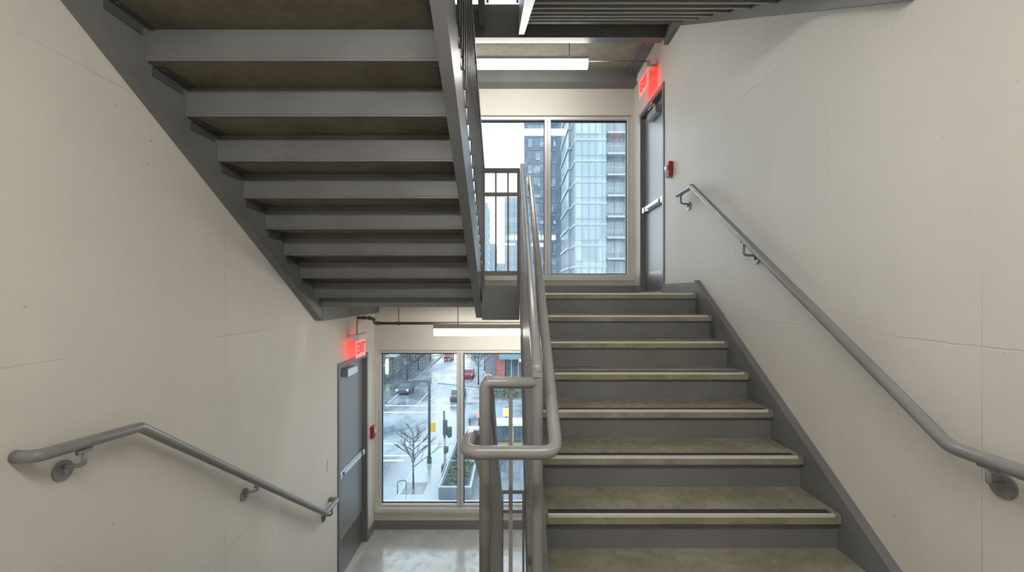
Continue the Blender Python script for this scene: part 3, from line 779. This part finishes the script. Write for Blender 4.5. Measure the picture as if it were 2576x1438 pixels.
def car(label, x, y, rz, paint, lights, z0=G):
    c = thing('car', label, 'car', (x, y, z0), rz)
    b_ = bmesh.new()
    prof = [(-2.2, .35), (-2.25, .75), (-2.1, .95), (-1.1, 1.02), (-.6, 1.45), (.9, 1.47), (1.6, 1.05), (2.15, .98), (2.25, .6), (2.2, .35)]
    prism(b_, prof, -.88, .88); obj('body', b_, paint, c, bevel=.06)
    b_ = bmesh.new(); prism(b_, [(-1.03, 1.04), (-.6, 1.40), (.88, 1.42), (1.5, 1.08)], -.895, .895); obj('windows', b_, M['carglass'], c)
    b_ = bmesh.new(); prism(b_, [(-1.12, 1.045), (-.66, 1.44), (-.60, 1.40), (-1.03, 1.0)], -.72, .72); prism(b_, [(.98, 1.46), (1.60, 1.08), (1.5, 1.03), (.9, 1.4)], -.72, .72); obj('windscreen', b_, M['carglass'], c)
    for sx in (-.8, .8):
        for sy in (-1.4, 1.35): obj('wheel', T([(sx-.1, sy, .33), (sx+.1, sy, .33)], .33, 16), M['tyre'], c)
        obj('tail_light', B((sx-.16, sx+.08, -2.29, -2.2, .68, .88)), lights, c)
    return c
car('red car driving away far up the street', -14.6, 101, 0, M['carred'], M['tail'])
car('red car near the right kerb past the crossing', -7.9, 79, 0, M['carred'], M['tail'])
car('dark car with glowing lights stopped at the left kerb', -16.2, 67, 0, M['carslate'], M['head'])
car('dark car at the right edge of the crossing beyond the mullion', -7.7, 62.5, 0, M['cardark'], M['tail'])

# signal and sign poles over the right side
def pole(name, label, cat, x, y, h, extra):
    t = thing(name, label, cat, (x, y, G+.14)); obj('pole', T([(0, 0, 0), (0, 0, h)], .07, 8), M['lampgreen'], t, smooth=True); extra(t); return t
q = gp(1182, 1105)
pole('sign_pole', 'thin dark pole seen just right of the lower mullion', 'pole', q.x, q.y, 2.0, lambda t: obj('sign_panel', B((-.12, .12, -.05, .05, 1.5, 2.0)), M['lampgreen'], t))
q = gp(1205, 1075)
pole('pedestrian_signal', 'pedestrian signal with a lit red hand left of the front railing post', 'signal', q.x, q.y, 1.6, lambda t: obj('lit_hand', B((-.18, .12, -.14, -.08, 1.0, 1.6)), M['redglow'], t))
q = gp(1273, 1105)
pole('pedestrian_signal', 'pedestrian signal with a lit orange hand behind the front railing bars', 'signal', q.x, q.y, 3.2, lambda t: obj('lit_hand', B((-.3, .3, -.16, -.1, 2.3, 3.1)), M['orangeglow'], t))
bb = thing('mail_box', 'blue box with a pale top behind the left railing post', 'box', (gp(1190, 1112).x, gp(1190, 1112).y, G+.14))
obj('body', B((-.5, .6, -.4, .4, 0, 1.2)), M['bluebin'], bb, bevel=.05); obj('lid', B((-.55, .65, -.45, .45, 1.2, 1.35)), M['shelter'], bb, bevel=.03)
bs = thing('bus_shelter', 'long white roofed bus shelter beyond the railing', 'bus shelter', (.2, 46.5-4.3, G+.14))
obj('roof', B((-2.6, 4.2, -1.1, .9, 2.5, 2.68)), M['shelter'], bs, bevel=.03)
for xx in (-2.4, -.2, 2.0, 4.0): obj('post', B((xx-.05, xx+.05, .6, .7, 0, 2.5)), M['alu'], bs)
obj('glass_back', B((-2.4, 4.0, .62, .66, .3, 2.3)), M['shopglass'], bs)
obj('bench', B((-2.2, 1.0, .0, .4, .4, .48)), M['yellowkerb'], bs)
b_ = bmesh.new()
for k in range(900):
    c = Vector((random.uniform(-4.2, 1.5), random.uniform(61.5, 66), G+random.uniform(.3, 1.4))); s_ = .25
    v = [b_.verts.new(c+Vector((random.uniform(-s_, s_), random.uniform(-s_, s_), random.uniform(-s_, s_)))) for _ in range(3)]; b_.faces.new(v)
tag(obj('shrubs', b_, M['leaf']), 'green shrubs across the street behind the railing', 'shrubs', kind='stuff')
# overhead wires
for nm, a, b2 in (('overhead wire crossing the street high above the far crosswalk', (-21.5, 80, -9.8), (-4.7, 80, -9.8)), ('overhead wire crossing near the traffic signal', (-8.5, 50, -10.2), (8, 50, -10.4))):
    pts = [Vector(a).lerp(Vector(b2), k/8)-Vector((0, 0, .5*math.sin(math.pi*k/8))) for k in range(9)]
    tag(obj('overhead_wire', T(pts, .035, 5), M['lampgreen']), nm, 'wire')

# buildings along the street
def street_building(label, x0, x1, y0, y1, h, wallm, n, side):
    t = thing('street_building', label, 'building', ((x0+x1)/2, (y0+y1)/2, G+.14))
    SO('wall', B((x0, x1, y0, y1, G+.14, G+h)), wallm, root=t)
    fx = x1 if side > 0 else x0; dx = .08*side
    L = (y1-y0)/n
    for k in range(n):
        ya, yb = y0+k*L+.5, y0+(k+1)*L-.5
        wnd = SO('storefront', B((min(fx, fx+dx), max(fx, fx+dx), ya, yb, G+.5, G+4.0)), M['shopglass'] if k % 2 else M['dkglass'], root=t)
        SO('frame', B((min(fx, fx+dx*1.6), max(fx, fx+dx*1.6), (ya+yb)/2-.06, (ya+yb)/2+.06, G+.5, G+4.0), (min(fx, fx+dx*1.6), max(fx, fx+dx*1.6), ya, yb, G+2.9, G+3.0)), M['alu'], parent=wnd, root=t)
        wnd.children[0].location = (0, 0, 0)
        for z in range(2, int(h/3.2)):
            SO('window', B((min(fx, fx+dx), max(fx, fx+dx), ya, yb, G+3.2*z-1.0, G+3.2*z+1.2)), M['shopglass'], root=t)
    return t
a = street_building('glass fronted shop building on the far left of the street', -33, -21.6, 66, 92, 16, M['dkclad'], 4, 1)
SO('canopy', B((-21.6, -19.6, 74.5, 91, G+4.2, G+4.4)), M['shelter'], root=a)
SO('lit_sign', B((-21.45, -21.3, 75.2, 75.8, G+1.2, G+3.8)), M['litstrip'], root=a)
a = street_building('dark brown shop building farther up the left side of the street', -33, -21.6, 93, 118, 18, M['brown'], 5, 1)
SO('canopy', B((-21.6, -20.2, 94, 117, G+4.0, G+4.2)), M['bldgrey'], root=a)
t = thing('corner_shop', 'corner shop with a red column and teal awning behind the railing', 'building', (0, 78, G+.14))
SO('wall', B((-4.6, -2.7, 75, 82, G+.14, G+14)), M['brown'], root=t)
SO('column', B((-2.7, -1.35, 74.4, 76, G+.14, G+14)), M['brickred'], root=t)
SO('shop_glass', B((-1.35, 6, 75.5, 76, G+.14, G+3.9)), M['shopglass'], root=t)
SO('upper_wall', B((-1.35, 6, 75.3, 82, G+3.9, G+14)), M['bldgrey'], root=t)
SO('glazing_bars', B(*[(x, x+.1, 75.4, 75.5, G+.14, G+3.9) for x in (-.3, .9, 2.1, 3.3, 4.5)]), M['alu'], root=t)
b_ = bmesh.new(); prism(b_, [(75.3, G+5.6), (73.2, G+4.3), (73.2, G+4.0), (75.3, G+4.0)], -2.3, 6); SO('awning', b_, M['awning'], root=t)

# towers
def tglass(name, c1, c2, rough=.12, sx=.35, lit=0):
    m, nt, b = mat(name); co = coords(nt)
    br = nt.nodes.new('ShaderNodeTexVoronoi'); inp(br, 'Scale', 1.0); inp(br, 'Randomness', 0.0)
    mp = nt.nodes.new('ShaderNodeMapping'); mp.inputs['Scale'].default_value = (sx, sx, .33); nt.links.new(co, mp.inputs[0]); nt.links.new(mp.outputs[0], br.inputs['Vector'])
    s = nt.nodes.new('ShaderNodeSeparateColor'); nt.links.new(br.outputs['Color'], s.inputs[0])
    nt.links.new(mixc(nt, s.outputs[0], c1, c2), b.inputs['Base Color'])
    inp(b, 'Roughness', rough); inp(b, 'Specular IOR Level', .7)
    return m
M['tA'] = tglass('tower_blue_glass', (.10, .17, .25), (.25, .35, .45), .15, .7)
M['tB'] = tglass('tower_pale_glass', (.27, .38, .44), (.50, .60, .65), .1, .4)
M['tC'] = tglass('tower_teal_glass', (.20, .31, .37), (.38, .49, .54), .12, .5)
M['tD'] = tglass('tower_hazed_glass', (.36, .45, .53), (.50, .58, .64), .3, .25)  # pale mix, the haze of distance put into the colour
M['tslab'] = plain('tower_slab_edge', (.48, .54, .57), .6)
M['tmull'] = plain('tower_mullion', (.36, .43, .47), .5)
M['tdark'] = plain('tower_dark_spandrel', (.16, .23, .32), .5)
M['tlit'] = plain('lit_office_strip', (.9, .9, .85), .5, 0, (1.0, .97, .9), 1.1)
def tower(label, x0, x1, y0, y1, ztop, floor_h, gm, phase=0, slab=.35, over=.15, mul=1.5, mulm='tmull', slabm='tslab', zbot=G):
    t = thing('glass_tower', label, 'building', ((x0+x1)/2, y0, zbot))
    SO('glazing', B((x0, x1, y0, y1, zbot, ztop)), M[gm], root=t)
    b_ = bmesh.new(); z = phase
    while z > zbot+floor_h: z -= floor_h
    zl = []
    while z < ztop: zl.append(z); bx(b_, x0-over, x1+over, y0-over, y1, z-slab/2, z+slab/2); z += floor_h
    SO('slab_edges', b_, M[slabm], root=t)
    b_ = bmesh.new(); x = x0
    while x <= x1+.01: bx(b_, x-.05, x+.05, y0-.1, y0, zbot, ztop); x += mul
    y = y0
    while y <= y1: bx(b_, x0-.1, x0, y-.05, y+.05, zbot, ztop); bx(b_, x1, x1+.1, y-.05, y+.05, zbot, ztop); y += mul*1.4
    for z in zl: bx(b_, x0-.06, x1+.06, y0-.08, y0-.0, z+.75, z+.83)
    SO('mullions', b_, M[mulm], root=t)
    return t, zl
# tower B: x 1447..1525 px at D 63 ; floor levels from y=351 step 53 px
DB = 63.0; px = lambda x, D: (x-CX)*D/F; pz = lambda y, D: -(y-CY)*D/F
tb, zb_l = tower('pale glass tower in the right pane of the upper window', px(1447, DB), px(1523, DB), DB, DB+16, 38, 53.2*DB/F, 'tB', pz(351, DB), .28, .12, .98)
# its setback side bay: reads as the angled left flank
SO('side_bay', B((px(1430, DB+4), px(1447, DB+4)+.3, DB+4, DB+14, G, 38)), M['tC'], root=tb)
b_ = bmesh.new()
for z in zb_l: bx(b_, px(1430, DB+4)-.15, px(1447, DB+4)+.3, DB+3.8, DB+14, z-.15, z+.15)
SO('side_slab_edges', b_, M['tslab'], root=tb)
# tower C balconies
tc, zc = tower('teal balconied apartment tower at the right edge of the upper window', px(1523, DB)+.45, px(1640, DB), DB+2.2, DB+16, 38, 53.2*DB/F, 'tC', pz(337, DB+1), .3, .1, 1.4)
for z in zc:
    if z < -4: continue
    bal = SO('balcony', B((px(1523, DB)+.3, px(1640, DB), DB+.2, DB+2.2, z-.14, z+.14)), M['tslab'], root=tc)
    b_ = bmesh.new(); X_ = px(1523, DB)+.35
    bx(b_, X_, px(1640, DB), DB+.22, DB+.26, z+1.0, z+1.08)
    while X_ < px(1640, DB): bx(b_, X_, X_+.05, DB+.22, DB+.26, z+.14, z+1.0); X_ += .55
    r_ = SO('balcony_rail', b_, M['tmull'], parent=bal, root=tc); r_.location = (0, 0, 0)
# tower A
DA = 105.0
ta, za = tower('dark blue glass tower behind the upper window mullion', px(1326, DA), px(1432, DA), DA, DA+25, 60, 3.1, 'tA', 0, .5, .12, 1.45, 'tdark', 'tdark')
SO('pale_bays', B(*[(px(1326, DA)+a_, px(1326, DA)+a_+1.8, DA-.30, DA-.1, z+.9, z+1.7) for k, z in enumerate(za) for a_ in ((1.4, ) if k % 3 else (3.0, 6.2)) if z > -10 and k % 2]), M['tslab'], root=ta)
b_ = bmesh.new(); rn = random.Random(5)
for z in za:
    if z < -12: continue
    x_ = px(1326, DA)+.2
    while x_ < px(1405, DA):
        wd = rn.choice((.7, 1.1, 1.6))
        if rn.random() < .62: bx(b_, x_, x_+wd, DA-.22, DA-.1, z+.5, z+rn.choice((1.4, 2.2, 2.5)))
        x_ += wd+.25
SO('window_bays', b_, M['tC'], root=ta)
SO('lit_windows', B(*[(px(x_, DA), px(x_+10, DA), DA-.35, DA-.12, pz(603, DA), pz(592, DA)) for x_ in (1350, 1364, 1388, 1402)]), M['tlit'], root=ta)
# darker rear tower edge
td, zd = tower('slate glass tower wedged between the blue tower and the pale tower', px(1408, 92), px(1431, 92), 92, 100, 55, 3.1, 'tA', 1.1, .4, .08, .7, 'tdark', 'tdark')
# tower D distant behind the guard
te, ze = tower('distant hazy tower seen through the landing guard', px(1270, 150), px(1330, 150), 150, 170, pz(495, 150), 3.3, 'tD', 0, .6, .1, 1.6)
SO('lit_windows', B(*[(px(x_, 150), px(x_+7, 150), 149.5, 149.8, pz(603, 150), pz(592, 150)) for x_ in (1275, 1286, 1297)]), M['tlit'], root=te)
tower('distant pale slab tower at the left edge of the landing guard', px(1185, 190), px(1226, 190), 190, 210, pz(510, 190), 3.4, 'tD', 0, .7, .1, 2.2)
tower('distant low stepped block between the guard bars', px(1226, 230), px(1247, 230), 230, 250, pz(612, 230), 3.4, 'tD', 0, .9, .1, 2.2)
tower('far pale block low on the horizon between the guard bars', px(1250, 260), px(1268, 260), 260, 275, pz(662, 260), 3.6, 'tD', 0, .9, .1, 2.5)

for k_ in ('asphalt pave plaza mark kerb bark lampgreen signalgreen polepink yellow carred cardark carslate carglass tyre brickred brown awning shopglass dkglass bldgrey '
           'dkclad bluebin shelter yellowkerb leaf tA tB tC tD tslab tmull tdark').split():
    for n_ in M[k_].node_tree.nodes:       # outdoor colours dimmed to offset the strong overcast sky
        for i_ in n_.inputs:
            if i_.type == 'RGBA' and i_.name in ('Base Color', 'A', 'B') and not i_.is_linked:
                c_ = i_.default_value; i_.default_value = (c_[0]*OUT, c_[1]*OUT, c_[2]*OUT, 1)
# ------------------------------------------------------------------ world, camera
w = bpy.data.worlds.new('overcast'); sc.world = w; w.use_nodes = True
nt = w.node_tree; bg = nt.nodes['Background']
tc_ = nt.nodes.new('ShaderNodeTexCoord'); sp_ = nt.nodes.new('ShaderNodeSeparateXYZ'); nt.links.new(tc_.outputs['Generated'], sp_.inputs[0])
cr = nt.nodes.new('ShaderNodeValToRGB'); nt.links.new(sp_.outputs[2], cr.inputs[0])
cr.color_ramp.elements[0].position = 0.0; cr.color_ramp.elements[0].color = (.95, .965, .98, 1)
cr.color_ramp.elements[1].position = .6; cr.color_ramp.elements[1].color = (.84, .92, 1.0, 1)
nt.links.new(cr.outputs[0], bg.inputs[0]); bg.inputs[1].default_value = 1.6

cam = bpy.data.cameras.new('camera'); co_ = bpy.data.objects.new('camera', cam); C.objects.link(co_)
cam.sensor_fit = 'HORIZONTAL'; cam.sensor_width = 36; cam.lens = 36*F/2576
cam.shift_x = -(CX-1288)/2576; cam.shift_y = (CY-719)/2576
cam.clip_start = .02; cam.clip_end = 1000
co_.location = (0, 0, 0); co_.rotation_euler = (math.radians(90), 0, 0)
sc.camera = co_
sc.view_settings.view_transform = 'Standard'; sc.view_settings.look = 'None'; sc.view_settings.gamma = 1
sc.view_settings.exposure = 1.42
sc.cycles.max_bounces = 8; sc.cycles.diffuse_bounces = 5; sc.cycles.glossy_bounces = 4; sc.cycles.transparent_max_bounces = 12
sc.cycles.use_denoising = True; sc.cycles.sample_clamp_indirect = 8
